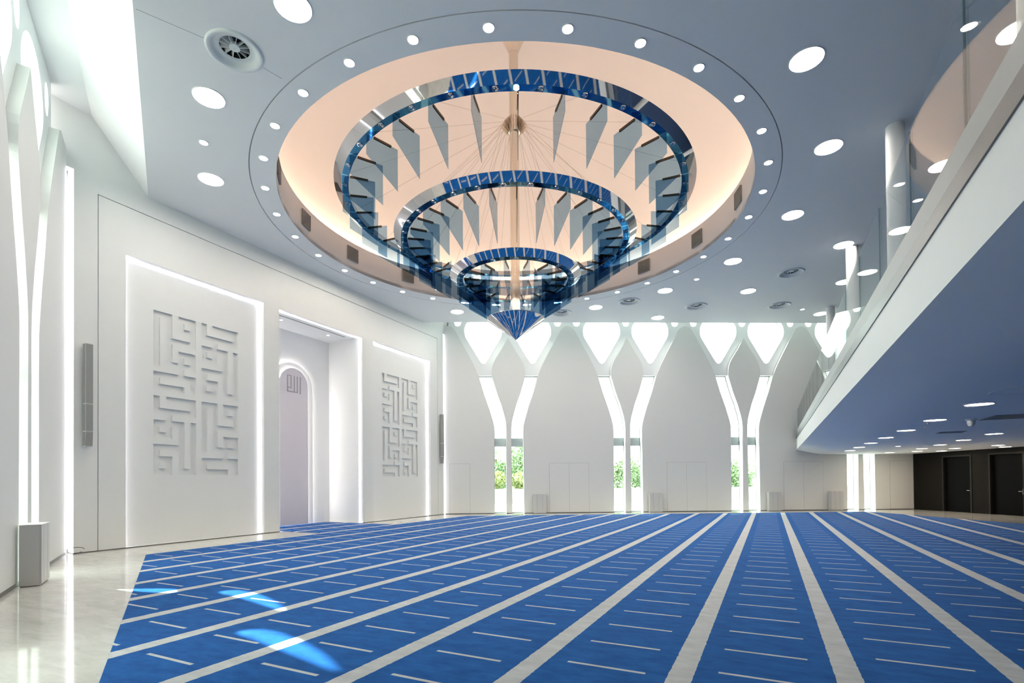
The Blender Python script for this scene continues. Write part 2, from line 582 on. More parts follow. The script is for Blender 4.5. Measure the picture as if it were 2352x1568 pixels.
m.slab([[(GY0 + 0.009, 0.0), (GY1 - 0.009, 0.0), (GY1 - 0.009, GZ - 0.009), (GY0 + 0.009, GZ - 0.009)]] + holes, PQ, 0, 0.22)
m.obj('panel_field', 'white_paint', wq)
m = MB()
for a, b in ((GY0 - 0.05, GY0 + 0.05), (GY1 - 0.05, GY1 + 0.05)):
    m.slab([[(a, 0), (b, 0), (b, GZ + 0.05), (a, GZ + 0.05)]], PQ, 0.03, 0.2)
m.slab([[(GY0, GZ - 0.05), (GY1, GZ - 0.05), (GY1, GZ + 0.05), (GY0, GZ + 0.05)]], PQ, 0.03, 0.2)
m.obj('groove', 'seam_gap', wq)
m = MB()
m.slab([[(Y0Q - 0.5, 0), (NB[0] - 0.11, 0), (NB[0] - 0.11, HN + 0.31), (NB[1] + 0.11, HN + 0.31), (NB[1] + 0.11, 0), (Y1Q + 0.5, 0), (Y1Q + 0.5, 11), (Y0Q - 0.5, 11)]], PQ, 0.30, 0.42)
m.obj('backing', 'white_paint', wq)
m = MB()
for a, b in ((SL0, NB[0]), (NB[1], SL1)):
    m.slab([[(a, 0.0), (b, 0.0), (b, 0.022), (a, 0.022)]], PQ, -0.003, 0.0)  # proud dark strip stands in for the shade of the wall-foot gap
struct(m.obj('shadow_strip_left', 'plinth'), 'thin dark strip painted as a shadow line at the foot of the panelled wall', 'baseboard')

# square kufic relief panels
KA = ["1110111", "1010101", "1010111", "1010001", "1011111", "1010000", "1010111", "1010101", "1011111", "0000100", "1111111", "1000001", "1111101"]
KB = [r[::-1] for r in KA[::-1]]
def kufic(tl, tr):
    bl, br = tr, tl
    return [a + "0" + b for a, b in zip(tl, tr)] + ["0" * 15] + [a + "0" + b for a, b in zip(bl, br)]
def relief_panel(ya, yb, grid, label):
    cell = 0.1642
    nr, nc = len(grid), len(grid[0])
    gy = (ya + yb) / 2 - nc * cell / 2
    gz = 6.315
    x0, dep = XQ - 0.20, 0.06
    root = empty('relief_panel', (x0, (ya + yb) / 2, 0))
    m = MB()
    lo = gz - nr * cell
    def P(y, z, d): return (-d, y - (ya + yb) / 2, z)
    m.slab([[(ya, 0.02), (yb, 0.02), (yb, HP), (ya, HP)], [(gy - 0.0008, lo - 0.0008), (gy + nc * cell + 0.0008, lo - 0.0008), (gy + nc * cell + 0.0008, gz + 0.0008), (gy - 0.0008, gz + 0.0008)]], P, 0, 0.09)
    m.obj('board', 'white_paint', root)
    m = MB()
    g = lambda i, j: int(grid[i][j]) if 0 <= i < nr and 0 <= j < nc else 0
    for i in range(nr):
        for j in range(nc):
            y_, z_ = gy + j * cell, gz - i * cell
            d = dep * g(i, j)
            m.add([P(y_, z_, d), P(y_ + cell, z_, d), P(y_ + cell, z_ - cell, d), P(y_, z_ - cell, d)], [(3, 2, 1, 0)])
            if g(i, j):
                for (di, dj, e) in ((-1, 0, ((y_, z_), (y_ + cell, z_))), (1, 0, ((y_ + cell, z_ - cell), (y_, z_ - cell))), (0, -1, ((y_, z_ - cell), (y_, z_))), (0, 1, ((y_ + cell, z_), (y_ + cell, z_ - cell)))):
                    if not g(i + di, j + dj):
                        (p, q) = e
                        m.add([P(*p, 0), P(*q, 0), P(*q, d), P(*p, d)], [(0, 1, 2, 3)])
    m.obj('calligraphy_relief', 'white_paint', root)
    for nm, a, b, c_, d_ in (('led_strip', ya + 0.03, yb - 0.03, HP - 0.015, HP - 0.002), ('led_strip', ya + 0.002, ya + 0.015, 0.05, HP - 0.03), ('led_strip', yb - 0.015, yb - 0.002, 0.05, HP - 0.03)):
        k = MB()
        k.slab([[(a, c_), (b, c_), (b, d_), (a, d_)]], P, -0.055, -0.012)
        k.obj(nm, 'led_white', root)
    tag(root, label, 'relief panel', 'carved panels on the prayer wall')
relief_panel(*PB[0], kufic(KA, KB), 'tall white relief panel with square calligraphy and glowing edges, left of the niche')
relief_panel(*PB[1], kufic(KB, KA), 'tall white relief panel with square calligraphy and glowing edges, right of the niche')

# glowing corner slots
for (a, b, nm) in ((SL0 - 0.03, SL0 - 0.003, 'near'), (SL1 + 0.003, SL1 + 0.03, 'far')):
    m = MB()
    m.slab([[(a, 0.03), (b, 0.03), (b, SZ - 0.02), (a, SZ - 0.02)]], PQ, 0.03, 0.19)
    o = m.obj('slot_light', 'led_slot')
    tag(o, 'vertical white light line in the wall corner, %s' % ('left of the column speaker nearest the camera' if nm == 'near' else 'beside the small single door'), 'light')

# niche
XB = -16.41
nic = empty('wall_niche')
struct(nic, 'tall white prayer niche lit along its edges', 'niche')
m = MB()
yc = 13.86
m.box((XB - 0.15, NB[0] - 0.1, 0), (XB, NB[1] + 0.1, HN + 0.3))
m.obj('back_wall', 'white_paint', nic)
m = MB()
m.box((XB, NB[0] - 0.1, 0), (XQ - 0.222, NB[0], HN + 0.3))
m.obj('side_wall', 'white_paint', nic)
m = MB()
m.box((XB, NB[1], 0), (XQ - 0.222, NB[1] + 0.1, HN + 0.3))
m.obj('side_wall', 'white_paint', nic)
m = MB()
m.box((XB, NB[0], HN + 0.03), (XQ - 0.30, NB[1], HN + 0.28))
m.obj('niche_ceiling', 'white_paint', nic)
m = MB()
m.box((XQ - 0.62, NB[0] + 0.15, HN + 0.022), (XQ - 0.56, NB[1] - 0.35, HN + 0.031))
m.obj('slot_diffuser', 'grille_grey', nic)
for (a, b, c_, d_) in ((NB[0] + 0.002, NB[0] + 0.02, 0.02, HN - 0.03), (NB[1] - 0.02, NB[1] - 0.002, 0.02, HN - 0.03), (NB[0] + 0.03, NB[1] - 0.03, HN - 0.02, HN - 0.002)):
    k = MB()
    k.slab([[(a, c_), (b, c_), (b, d_), (a, d_)]], PQ, 0.12, 0.19)
    k.obj('led_strip', 'led_white', nic)
def arch_loop(r, zs, z0=0.02, seg=28):
    return [(yc + r, z0)] + [(yc + r * math.cos(PI * i / seg), zs + r * math.sin(PI * i / seg)) for i in range(seg + 1)] + [(yc - r, z0)]
def PB_(y, z, d): return (XB + d, y, z)
arc = empty('arch_panel', (0, 0, 0))
m = MB()
m.slab([arch_loop(0.96, 5.27), arch_loop(0.66, 5.36, 0.03)[::-1]], PB_, 0.06, 0.13)
m.obj('arch_border', 'white_paint', arc)
m = MB()
m.slab([arch_loop(0.93, 5.27, 0.03), arch_loop(0.905, 5.27, 0.035)[::-1]], PB_, 0.005, 0.055)
m.obj('led_strip', 'led_arch', arc)
m = MB()
m.slab([arch_loop(0.65, 5.36)], PB_, 0.17, 0.215)
m.obj('arch_slab', 'arch_stone', arc)
m = MB()
m.slab([arch_loop(0.62, 5.36, 0.03), arch_loop(0.595, 5.36, 0.035)[::-1]], PB_, 0.135, 0.168)
m.obj('led_strip', 'led_arch', arc)
tw, tz0, th = 0.60, 5.70, 0.60
def bar(mb, x0, x1, y0, y1):
    w_ = 0.013
    mb.slab([[(yc - tw / 2 + x0 * tw - w_, tz0 - y1 * th - w_), (yc - tw / 2 + x1 * tw + w_, tz0 - y1 * th - w_), (yc - tw / 2 + x1 * tw + w_, tz0 - y0 * th + w_), (yc - tw / 2 + x0 * tw - w_, tz0 - y0 * th + w_)]], PB_, 0.2155, 0.228)
m = MB()
for q in ((0, 0, 0, 1), (0.05, .26, 0, 0), (.26, .26, .05, .8), (.05, .21, .75, .75), (.05, .74, 1, 1), (.5, .5, 0, .95), (.74, .74, 0, .95), (.98, .98, 0, 1.05)):
    bar(m, *q)
m.obj('calligraphy', 'calligraphy', arc)
tag(arc, 'round-topped pale slab with a glowing halo inside the prayer niche', 'arch panel')
for i, y in enumerate((12.75, 14.95)):
    t = empty('niche_spotlight', (-15.55, y, HN + 0.03))
    k = MB(); k.lathe([(0.045, -0.001), (0.06, -0.012), (0.075, -0.012), (0.08, 0.0)], 20)
    k.obj('trim_ring', 'trim_white', t, True)
    k = MB(); k.disc(0.045, -0.003, 20)
    k.obj('lens', 'lamp_warm', t)
    tag(t, 'tiny round spotlight in the niche ceiling, ' + ('half hidden at the left edge', 'towards the right side')[i], 'spotlight', 'spotlights in the niche ceiling')

# ------------------------------------------------------------------ window walls
SP = 6.07
OUT = [(.750, 0), (.728, 4.155), (.74, 4.40), (.802, 4.69), (.983, 5.306), (1.265, 6.128), (1.51, 6.958), (1.61, 7.22), (1.732, 7.498), (2.038, 8.094), (2.36, 8.69), (2.653, 9.227), (2.73, 9.34), (2.82, 9.43), (2.92, 9.48), (3.0349, 9.496)]
INN = [(.152, 0), (.126, 4.0), (.128, 4.281), (.15, 4.60), (.206, 4.892), (.378, 5.51), (.601, 6.127), (.799, 6.816), (.83, 6.95), (.839, 7.07), (.83, 7.25), (.804, 7.417), (.74, 7.61), (.643, 7.809), (.324, 8.321), (.03, 8.84), (0.0, 8.89)]
TEAR = [(0, 7.617), (.07, 7.64), (.15, 7.72), (.25, 7.88), (.853, 8.884), (.91, 9.0), (.948, 9.13), (.957, 9.28), (.945, 9.43), (.90, 9.58), (.78, 9.78), (.62, 9.94), (.42, 10.06), (.2, 10.13), (0, 10.15)]
SMALL = [(0, 9.525), (.09, 9.545), (.14, 9.605), (.17, 9.70), (.195, 9.78), (.21, 9.90), (.19, 10.05), (.12, 10.17), (0, 10.21)]
def both(prof, c):
    return [(c + a, z) for a, z in prof] + [(c - a, z) for a, z in prof[::-1] if a > 1e-6]
def offset_loop(lp, k):
    out = []
    n = len(lp)
    area = sum(lp[i][0] * lp[(i + 1) % n][1] - lp[(i + 1) % n][0] * lp[i][1] for i in range(n))
    sg = 1 if area > 0 else -1
    for i in range(n):
        p, q, r_ = Vector(lp[i - 1]), Vector(lp[i]), Vector(lp[(i + 1) % n])
        a, b = (q - p).normalized(), (r_ - q).normalized()
        nn = Vector((a.y + b.y, -(a.x + b.x)))
        if nn.length < 1e-6:
            nn = Vector((a.y, -a.x))
        nn.normalize()
        out.append(tuple(q + nn * k * sg))
    return out

def window_wall(P, side, units, first_n, where):
    wall = empty('wall_' + side)
    struct(wall, 'white wall pierced by branching tree-shaped windows, %s' % where, 'wall')
    isl = []
    for i, u in enumerate(units):
        isl.append(both(INN, u))
        if i == 0:
            lp = [(max(-0.06, u - a), z) for a, z in OUT]
            lp = [(-0.06, 0)] + [p for p in lp] + ([(-0.06, 9.45)] if lp[-1][0] > -0.05 else [])
        else:
            v = units[i - 1]
            lp = [(v + a, z) for a, z in OUT] + [(u - a, z) for a, z in OUT[:-1][::-1]]
        isl.append(lp)
    u = units[-1]
    isl.append([(u + a, z) for a, z in OUT] + [(LEN + 0.4, 9.5), (LEN + 0.4, 0)])
    m_f = MB()
    for lp in isl:
        m = MB()
        m.slab([lp], P, 0, 0.40)
        m.obj('wall_panel', 'window_wall_paint', wall)
        k = MB()
        k.slab([offset_loop(lp, 0.022)], P, 0.36, 0.399)
        k.obj('edge_frame', 'frame_grey', wall)
    for i, u in enumerate(units):
        w = empty('window_%d' % (first_n + i))
        n_ = ('first', 'second', 'third', 'fourth')[i]
        struct(w, 'branching glazed window, %s from the panelled wall, %s' % (n_, where), 'window')
        lo, hi = max(u - SP / 2, -0.06), (u + SP / 2 if i < len(units) - 1 else LEN + 0.4)
        holes = [both(TEAR, u - 1.253), both(TEAR, u + 1.253), both(SMALL, u + 0.0)]
        for c_ in (u - 2.55, u + 2.55):
            if c_ - 0.25 > lo:
                holes.append(both(SMALL, c_))
        m = MB()
        m.slab([[(lo, 7.0), (hi, 7.0), (hi, HU + 0.2), (lo, HU + 0.2)]] + holes, P, 0.18, 0.50)
        m.obj('tracery', 'tracery_paint', w)
        for hl in holes:
            k = MB()
            k.slab([offset_loop(hl, 0.05), offset_loop(hl, -0.012)[::-1]], P, 0.502, 0.525)
            k.obj('gasket', 'frame_grey', w)
            k = MB()
            k.slab([offset_loop(hl, 0.05)], P, 0.528, 0.540)
            k.obj('pane', 'pane', w)
        for sg in (-1, 1):
            a, b = sorted((u + sg * 0.10, u + sg * 1.72))
            a2, b2 = sorted((u + sg * 0.10, u + sg * 0.82))
            k = MB()
            k.slab([[(a, 3.83), (b, 3.83), (b, 7.0), (a, 7.0)]], P, 0.402, 0.414)
            k.obj('pane', 'pane', w)
            k = MB()
            k.slab([[(a2, 0.05), (b2, 0.05), (b2, 3.40), (a2, 3.40)]], P, 0.402, 0.414)
            k.obj('pane', 'pane', w)
            k = MB()
            for q in range(5):
                z = 3.40 + q * 0.086
                k.slab([[(a2, z), (b2, z), (b2, z + 0.078), (a2, z + 0.078)]], P, 0.385, 0.43)
            k.slab([[(a2, 3.40), (b2, 3.40), (b2, 3.83), (a2, 3.83)]], P, 0.40, 0.44)
            k.obj('spandrel', 'spandrel_grey', w)
            k = MB()
            k.slab([[(a, 6.965), (b, 6.965), (b, 7.0), (a, 7.0)]], P, 0.385, 0.44)
            k.obj('head_frame', 'frame_grey', w)
            k = MB()
            k.slab([[(a2, 0.0), (b2, 0.0), (b2, 0.05), (a2, 0.05)]], P, 0.38, 0.43)
            k.obj('sill', 'frame_grey', w)
    return wall

UF = [3.21 + SP * i for i in range(4)]
UN = [3.62 + SP * i for i in range(2)]
window_wall(PF, 'far', UF, 1, 'at the far end')
window_wall(PN, 'near', UN, 5, 'at the left edge beside the camera')
# upper wall above the tracery, hidden behind the ceiling edge
m = MB()
m.slab([[(-0.1, 10.74), (LEN + 0.4, 10.74), (LEN + 0.4, 11.4), (-0.1, 11.4)]], PF, 0.0, 0.45)
struct(m.obj('trim_1', 'white_paint'), 'white head beam over the far windows', 'trim')
m = MB()
m.slab([[(-0.1, 10.74), (LEN + 0.4, 10.74), (LEN + 0.4, 11.4), (-0.1, 11.4)]], PN, 0.0, 0.45)
struct(m.obj('trim_2', 'white_paint'), 'white head beam over the near windows', 'trim')

# dark strips painted as the window walls' shadow gap, one run per panel
def base_runs(P, units, h, name, label):
    m = MB()
    edges = [0.0]
    for u in units:
        edges += [u - 0.75, u - 0.152, u + 0.152, u + 0.75]
    edges.append(LEN)
    for a, b in zip(edges[::2], edges[1::2]):
        m.slab([[(a, 0.0), (b, 0.0), (b, h), (a, h)]], P, -0.004, 0.0)
    struct(m.obj(name, 'plinth'), label, 'baseboard')
base_runs(PF, UF, 0.03, 'shadow_strip_far', 'thin dark strip painted as a shadow line at the foot of the far window wall')
base_runs(PN, UN, 0.065, 'shadow_strip_near', 'dark strip painted as a recessed shadow line under the near window wall')

# flush doors in the far wall
def flush_door(n, s0, s1, leaves, label):
    d = empty('door_%d' % n)
    struct(d, label, 'door')
    m = MB()
    m.slab([[(s0 - 0.012, 0.032), (s1 + 0.012, 0.032), (s1 + 0.012, 2.532), (s0 - 0.012, 2.532)]], PF, -0.004, 0.0)
    m.obj('joint', 'seam_gap', d)
    w = (s1 - s0) / leaves
    for i in range(leaves):
        a, b = s0 + i * w + (0.006 if i else 0), s0 + (i + 1) * w - (0.006 if i < leaves - 1 else 0)
        k = MB()
        k.slab([[(a, 0.04), (b, 0.04), (b, 2.52), (a, 2.52)]], PF, -0.012, -0.003)
        k.obj('door_leaf', 'window_wall_paint', d)
flush_door(1, 0.225, 1.23, 1, 'small flush white single door beside the corner light')
flush_door(2, 5.258, 7.254, 2, 'flush white double door between the first and second far windows')
flush_door(3, 11.278, 13.306, 2, 'flush white double door between the second and third far windows')
flush_door(4, 17.349, 19.409, 2, 'flush white double door beyond the third far window')
flush_door(5, 22.95, 23.95, 1, 'flush pale single door in the corner by the dark wall')

# ------------------------------------------------------------------ balcony
XE = 1.27
def Yfar(x):
    a = cross_lines(OF, WF, Vector((x, 0)), Vector((0, 1))).y
    b = cross_lines(CF, NF, Vector((x, 0)), Vector((0, 1))).y
    return min(a, b) if x > CF.x - 0.01 else a
def Ynear(x):
    a = cross_lines(ON, WN, Vector((x, 0)), Vector((0, 1))).y
    b = cross_lines(CN, NN, Vector((x, 0)), Vector((0, 1))).y
    return max(a, b) if x > CN.x - 0.01 else a
HS = 2.87
prof = [(XE, 3.12), (1.45, 3.075), (1.73, 3.012), (2.05, 2.945), (2.387, 2.893), (2.7, 2.875), (3.0, HS)]
prof += [(x, HS) for x in (5.0, CN.x, CF.x, 9.0, 12.0, 15.0, CE.x - 0.02)]
bal = empty('balcony')
struct(bal, 'white balcony over the right side with a smooth dim soffit', 'balcony')
m = MB()
vs, fs = [], []
for x, z in prof:
    vs += [(x, Ynear(x) + 0.001, z), (x, Yfar(x) - 0.001, z)]
for i in range(len(prof) - 1):
    fs.append((2 * i, 2 * i + 1, 2 * i + 3, 2 * i + 2))
m.add(vs, fs)
m.obj('soffit', 'ceiling_paint', bal, True, 30)
m = MB()
vs = [(x, Ynear(x), 3.70) for x, z in prof] + [(x, Yfar(x), 3.70) for x, z in prof]
n_ = len(prof)
m.add(vs, [(i, i + 1, n_ + i + 1, n_ + i) for i in range(n_ - 1)])
m.obj('deck', 'deck_dark', bal)
m = MB()
ya, yb = Ynear(XE), Yfar(XE)
m.add([(XE, ya, 3.12), (XE, yb, 3.12), (XE, yb, 3.70), (XE, ya, 3.70)], [(3, 2, 1, 0)])
m.obj('fascia_board', 'white_paint', bal)

rail = empty('balustrade', (0, 0, 0))
m = MB()
m.box((XE - 0.015, ya + 0.02, 3.665), (XE + 0.05, yb - 0.04, 3.83))
m.obj('channel', 'steel_dark', rail)
m = MB()
m.box((XE + 0.01, ya + 0.03, 3.83), (XE + 0.05, yb - 0.06, 4.09))
m.obj('clad_strip', 'brushed_steel', rail)
jy = [4.885 + 1.645 * k for k in range(-4, 16)]
jy = [y for y in jy if y > ya + 0.3]
ys = [ya + 0.05] + jy + [yb - 0.1]
for a, b in zip(ys[:-1], ys[1:]):
    if b - a < 0.2:
        continue
    k = MB()
    k.box((XE + 0.055, a + 0.008, 3.72), (XE + 0.075, b - 0.008, 5.15))
    k.obj('glass_panel', 'rail_glass', rail)
for y in jy:
    k = MB()
    k.box((XE + 0.058, y - 0.007, 4.09), (XE + 0.072, y + 0.007, 5.15))
    k.obj('joint_strip', 'rail_joint', rail)
tag(rail, 'frameless glass balustrade in a steel channel along the balcony edge', 'balustrade')

for k, y in enumerate((0.5, 7.05, 13.58, 20.05, 26.66)):
    c_ = empty('column', (2.52, y, 3.70))
    m = MB(); m.lathe([(0.17, 0.03), (0.17, HC - 3.70)], 32); m.obj('shaft', 'white_paint', c_, True)
    m = MB(); m.lathe([(0.17, 0.03), (0.19, 0.03), (0.19, 0.0)], 32); m.obj('base_ring', 'brushed_steel', c_, True)
    lab = ['first', 'second', 'third', 'fourth', 'fifth'][k]
    tag(c_, 'slim round white column standing on the balcony, %s from the camera end' % lab, 'column', 'columns on the balcony')

# ------------------------------------------------------------------ dark wall under the balcony, plain walls above
m = MB()
L1, L2 = (CE - CF).length, (CE - CN).length
m.slab([[(-0.2, 3.70), (L1 + 0.2, 3.70), (L1 + 0.2, 11.0), (-0.2, 11.0)]], PR, 0, 0.2)
struct(m.obj('wall_right_upper', 'grey_wall'), 'plain grey wall above the balcony', 'wall')
def PR2(s, z, d=0.0): p = CN + NN * s + WN * d; return (p.x, p.y, z)
m = MB()
m.slab([[(-0.2, 0), (L2 + 0.2, 0), (L2 + 0.2, 11.0), (-0.2, 11.0)]], PR2, 0, 0.2)
struct(m.obj('wall_back', 'grey_wall'), 'plain grey wall behind the camera side of the balcony', 'wall')
wd = empty('wall_right')
struct(wd, 'dark brown panelled wall with black doors under the balcony', 'wall')
DO = [(1.80, 3.20), (4.15, 5.55), (6.5, 7.9), (8.85, 10.25)]
DH = 2.60
lp = [(-0.1, 0)]
for a, b in DO:
    lp += [(a, 0), (a, DH), (b, DH), (b, 0)]
lp += [(L1, 0), (L1, HS + 0.02), (-0.1, HS + 0.02)]
m = MB()
m.slab([lp], PR, 0, 0.2)
m.obj('wall_board', 'dark_wood', wd)
m = MB()
m.slab([[(-0.3, -0.1), (L1 + 0.3, -0.1), (L1 + 0.3, 3.75), (-0.3, 3.75)]], PR, 0.22, 0.34)
m.obj('wall_backing', 'dark_wood', wd)
for i, (a, b) in enumerate(DO):
    d = empty('door_%d' % (6 + i))
    struct(d, ['black door with a lever handle nearest the far corner of the dark wall', 'second black door along the dark wall', 'third black door along the dark wall', 'fourth black door along the dark wall'][i], 'door')
    k = MB()
    for (p, q, r_, s_) in ((a - 0.07, a, 0, DH + 0.07), (b, b + 0.07, 0, DH + 0.07), (a, b, DH, DH + 0.07)):
        k.slab([[(p, r_), (q, r_), (q, s_), (p, s_)]], PR, -0.025, 0.05)
    k.obj('door_frame', 'dark_frame', d)
    k = MB()
    k.slab([[(a, 0.001), (b, 0.001), (b, DH), (a, DH)]], PR, 0.10, 0.15)
    lf = k.obj('door_leaf', 'black_door', d)
    k = MB()
    hs = b - 0.10
    k.slab([[(hs - 0.02, 0.90), (hs + 0.02, 0.90), (hs + 0.02, 1.12), (hs - 0.02, 1.12)]], PR, 0.088, 0.10)
    k.slab([[(hs - 0.14, 1.01), (hs + 0.01, 1.01), (hs + 0.01, 1.035), (hs - 0.14, 1.035)]], PR, 0.035, 0.055)
    k.slab([[(hs - 0.012, 1.01), (hs + 0.012, 1.01), (hs + 0.012, 1.035), (hs - 0.012, 1.035)]], PR, 0.055, 0.088)
    k.obj('lever_handle', 'chrome', lf)

# ------------------------------------------------------------------ ceiling lights and diffusers
def lamp_meshes(r, mat, pre):
    k = MB(); k.lathe([(r, -0.004), (r + 0.004, -0.014), (r + 0.016, -0.014), (r + 0.022, 0.0)], 40)
    a = k.mesh('trim_ring', 'trim_white', True)
    k = MB(); k.disc(r, -0.006, 20)
    return a, k.mesh('lens', mat)
def downlight(ms, loc, name, label, group):
    t = empty(name, loc)
    place('trim_ring', ms[0], t)
    place('lens', ms[1], t)
    tag(t, label, 'downlight', group)
    return t
ms = lamp_meshes(0.085, 'spot_warm', 's')
for k in range(32):
    a = R(11.25 * k)
    downlight(ms, (CX + 6.77 * math.cos(a), CY_ + 6.77 * math.sin(a), HC), 'ring_spotlight', 'small bright spotlight in the ring round the dome opening', 'spotlights round the dome opening')
big = lamp_meshes(0.275, 'lamp_warm', 'b')
INNER = [(-135, 'left of the dome, lowest of the three down its left side'), (-112.5, 'left of the dome, just below the round air diffuser'), (-90, 'at the top edge of the photo, right of the upper left diffuser'),
         (-22.5, 'at the upper right, the largest one right of the dome'), (0, 'right of the dome, second down from the upper right'), (22.5, 'right of the dome, third down from the upper right'),
         (45, 'below right of the dome, fourth down from the upper right'), (67.5, 'beyond the dome, beside the tiny downlight'), (90, 'beyond the dome, just right of the chandelier tip'),
         (112.5, 'beyond the dome, hidden behind the chandelier tip'), (135, 'beyond the dome, just left of the chandelier tip')]
for a, wh in INNER:
    a = R(a)
    downlight(big, (CX + 8.0 * math.cos(a), CY_ + 8.0 * math.sin(a), HC), 'ceiling_downlight', 'large round downlight ' + wh, 'large downlights on the inner circle')
for a, r, wh in ((-11.25, 10.78, 'above the balcony at the upper right corner, seen through the glass'), (11.25, 10.77, 'above the balcony right of the nearest column, seen through the glass'),
                 (33.75, 10.76, 'touching the second balcony column at its left'), (56.25, 10.85, 'halfway between dome and balcony, two rows from the far windows'),
                 (78.75, 10.95, 'closest to the far windows, above the second window'), (46.0, 13.5, 'behind the foot of the second balcony column'),
                 (25.0, 12.2, 'above the balcony behind the nearest column, seen through the glass'), (57.0, 16.34, 'beside the farthest balcony column')):
    b = R(a)
    downlight(big, (CX + r * math.cos(b), CY_ + r * math.sin(b), HC), 'ceiling_downlight', 'large round downlight ' + wh, 'large downlights on the outer circles')
sm = lamp_meshes(0.08, 'lamp_warm', 'm')
for (x, y), wh in (((-11.146, 7.126), 'between two large ones at the left end of the ceiling'), ((-2.36, 20.485), 'beyond the dome, between two large ones'), ((1.423, 26.336), 'near the far end beside the balcony columns')):
    downlight(sm, (x, y, HC), 'small_downlight', 'small round downlight %s' % wh, 'small ceiling downlights')

def diffuser_meshes():
    k = MB()
    k.lathe([(0.46, 0.0), (0.455, -0.025), (0.43, -0.035), (0.40, -0.030), (0.36, 0.0), (0.34, 0.035), (0.30, 0.05), (0.26, 0.052), (0.24, 0.058)], 48)
    a = k.mesh('flange', 'vent_white', True, 60)
    k = MB(); k.lathe([(0.005, 0.045), (0.085, 0.045), (0.09, 0.055), (0.09, 0.10)], 32)
    b = k.mesh('hub', 'vent_white', True)
    k = MB(); k.disc(0.26, 0.20, 40); k.lathe([(0.26, 0.05), (0.26, 0.20)], 40)
    c_ = k.mesh('throat', 'vent_dark')
    k = MB()
    k.add([(0.085, 0, 0.050), (0.245, 0, 0.050), (0.245, 0.022, 0.125), (0.085, 0.012, 0.125), (0.085, 0.007, 0.050), (0.245, 0.007, 0.050), (0.245, 0.029, 0.125), (0.085, 0.019, 0.125)], [(3, 2, 1, 0), (4, 5, 6, 7), (0, 1, 5, 4), (1, 2, 6, 5), (2, 3, 7, 6), (3, 0, 4, 7)])
    d = k.mesh('blade', 'vent_white')
    return a, b, c_, d
dm = diffuser_meshes()
def diffuser(loc, label, cam_z=0):
    t = empty('air_diffuser', loc)
    place('flange', dm[0], t)
    place('hub', dm[1], t)
    place('throat', dm[2], t)
    for i in range(12):
        place('blade', dm[3], t, rz=2 * PI * i / 12)
    tag(t, label, 'air diffuser', 'round air diffusers')
for (x, y), wh in (((-8.293, 5.857), 'at the upper left between two large downlights'), ((-5.214, 21.685), 'beyond the dome, first right of the chandelier tip'),
                   ((-8.274, 21.712), 'beyond the dome, half hidden behind the chandelier tip'), ((-2.758, 23.663), 'near the far windows, left of the balcony'),
                   ((0.491, 25.262), 'near the far windows, nearest the balcony columns'), ((0.815, 21.468), 'between two large downlights beside the balcony')):
    diffuser((x, y, HC), 'round white air diffuser with radial blades %s' % wh)

sf = lamp_meshes(0.19, 'soffit_lamp', 'f')
ORD = ['first', 'second', 'third', 'fourth', 'fifth', 'sixth', 'seventh']
SOF = [(3.245, 11.50 + 2.635 * k, '%s from the right in the edge row' % ORD[k]) for k in range(7)]
SOF += [(5.82, 19.49 + 2.63 * k, '%s from the right in the second row' % ORD[k]) for k in range(4)]
SOF += [(7.10, 28.12, 'above the door handle of the first black door'), (8.03, 26.5, 'in front of the second black door'), (6.18, 29.9, 'in front of the dark wall corner'),
        (7.2, 30.4, 'over the first black door, closest to the dark wall'), (8.7, 28.0, 'over the second black door, closest to the dark wall'), (5.26, 30.6, 'closest to the pale far corner door')]
for (x, y, wh) in SOF:
    downlight(sf, (x, y, HS), 'soffit_downlight', 'round warm downlight under the balcony, ' + wh, 'downlights under the balcony')
downlight(sm, (4.531, 24.772, HS), 'soffit_spotlight', 'small round light among the larger ones under the balcony', None)

# soffit fittings
t = empty('dome_camera', (3.918, 14.377, HS))
k = MB(); k.lathe([(0.10, 0.0), (0.10, -0.03), (0.075, -0.035), (0.07, -0.09)], 28); k.obj('housing', 'trim_white', t, True)
k = MB(); k.lathe([(0.068, -0.09)] + [(0.066 * math.cos(a * PI / 16), -0.09 - 0.075 * math.sin(a * PI / 16)) for a in range(1, 8)] + [(0.003, -0.165)], 28); k.obj('lens_dome', 'speaker_body', t, True)
tag(t, 'small white security camera hanging under the balcony', 'camera')
for pts, mt, lb in (([(4.24, 17.92), (4.78, 17.92), (4.80, 18.42), (4.25, 18.42)], 'hatch_dark', 'thin dark ceiling hatch under the balcony behind the security camera'),
                    ([(4.15, 13.78), (5.15, 13.78), (5.15, 14.70), (4.15, 14.70)], 'hatch_brown', 'square brownish ceiling hatch under the balcony right of the security camera')):
    h_ = empty('ceiling_hatch', (0, 0, 0))
    k = MB(); k.slab([pts], PZ, HS - 0.006, HS - 0.001); k.obj('flap', mt, h_)
    k = MB(); k.slab([offset_loop(pts, 0.02), offset_loop(pts, 0.002)[::-1]], PZ, HS - 0.010, HS - 0.001); k.obj('rim', 'frame_grey', h_)
    tag(h_, lb, 'hatch')
diffuser((3.40, 10.05, HS + 0.028), 'round air diffuser under the balcony, cut by the right edge of the photo')
for i, ((x, y), wh) in enumerate((((3.25, 14.75), 'nearest the security camera'), ((3.45, 15.9), 'between two downlights of the edge row'), ((3.5, 20.2), 'further along towards the far wall'))):
    s_ = empty('sprinkler', (x, y, HS))
    k = MB(); k.lathe([(0.035, 0.0), (0.035, -0.006), (0.012, -0.008), (0.010, -0.03)], 16); k.obj('escutcheon', 'chrome', s_, True)
    k = MB(); k.lathe([(0.003, -0.030), (0.022, -0.032), (0.022, -0.036), (0.003, -0.037)], 16); k.obj('deflector', 'chrome', s_, True)
    tag(s_, 'tiny sprinkler head under the balcony, %s' % wh, 'sprinkler', 'sprinklers under the balcony')

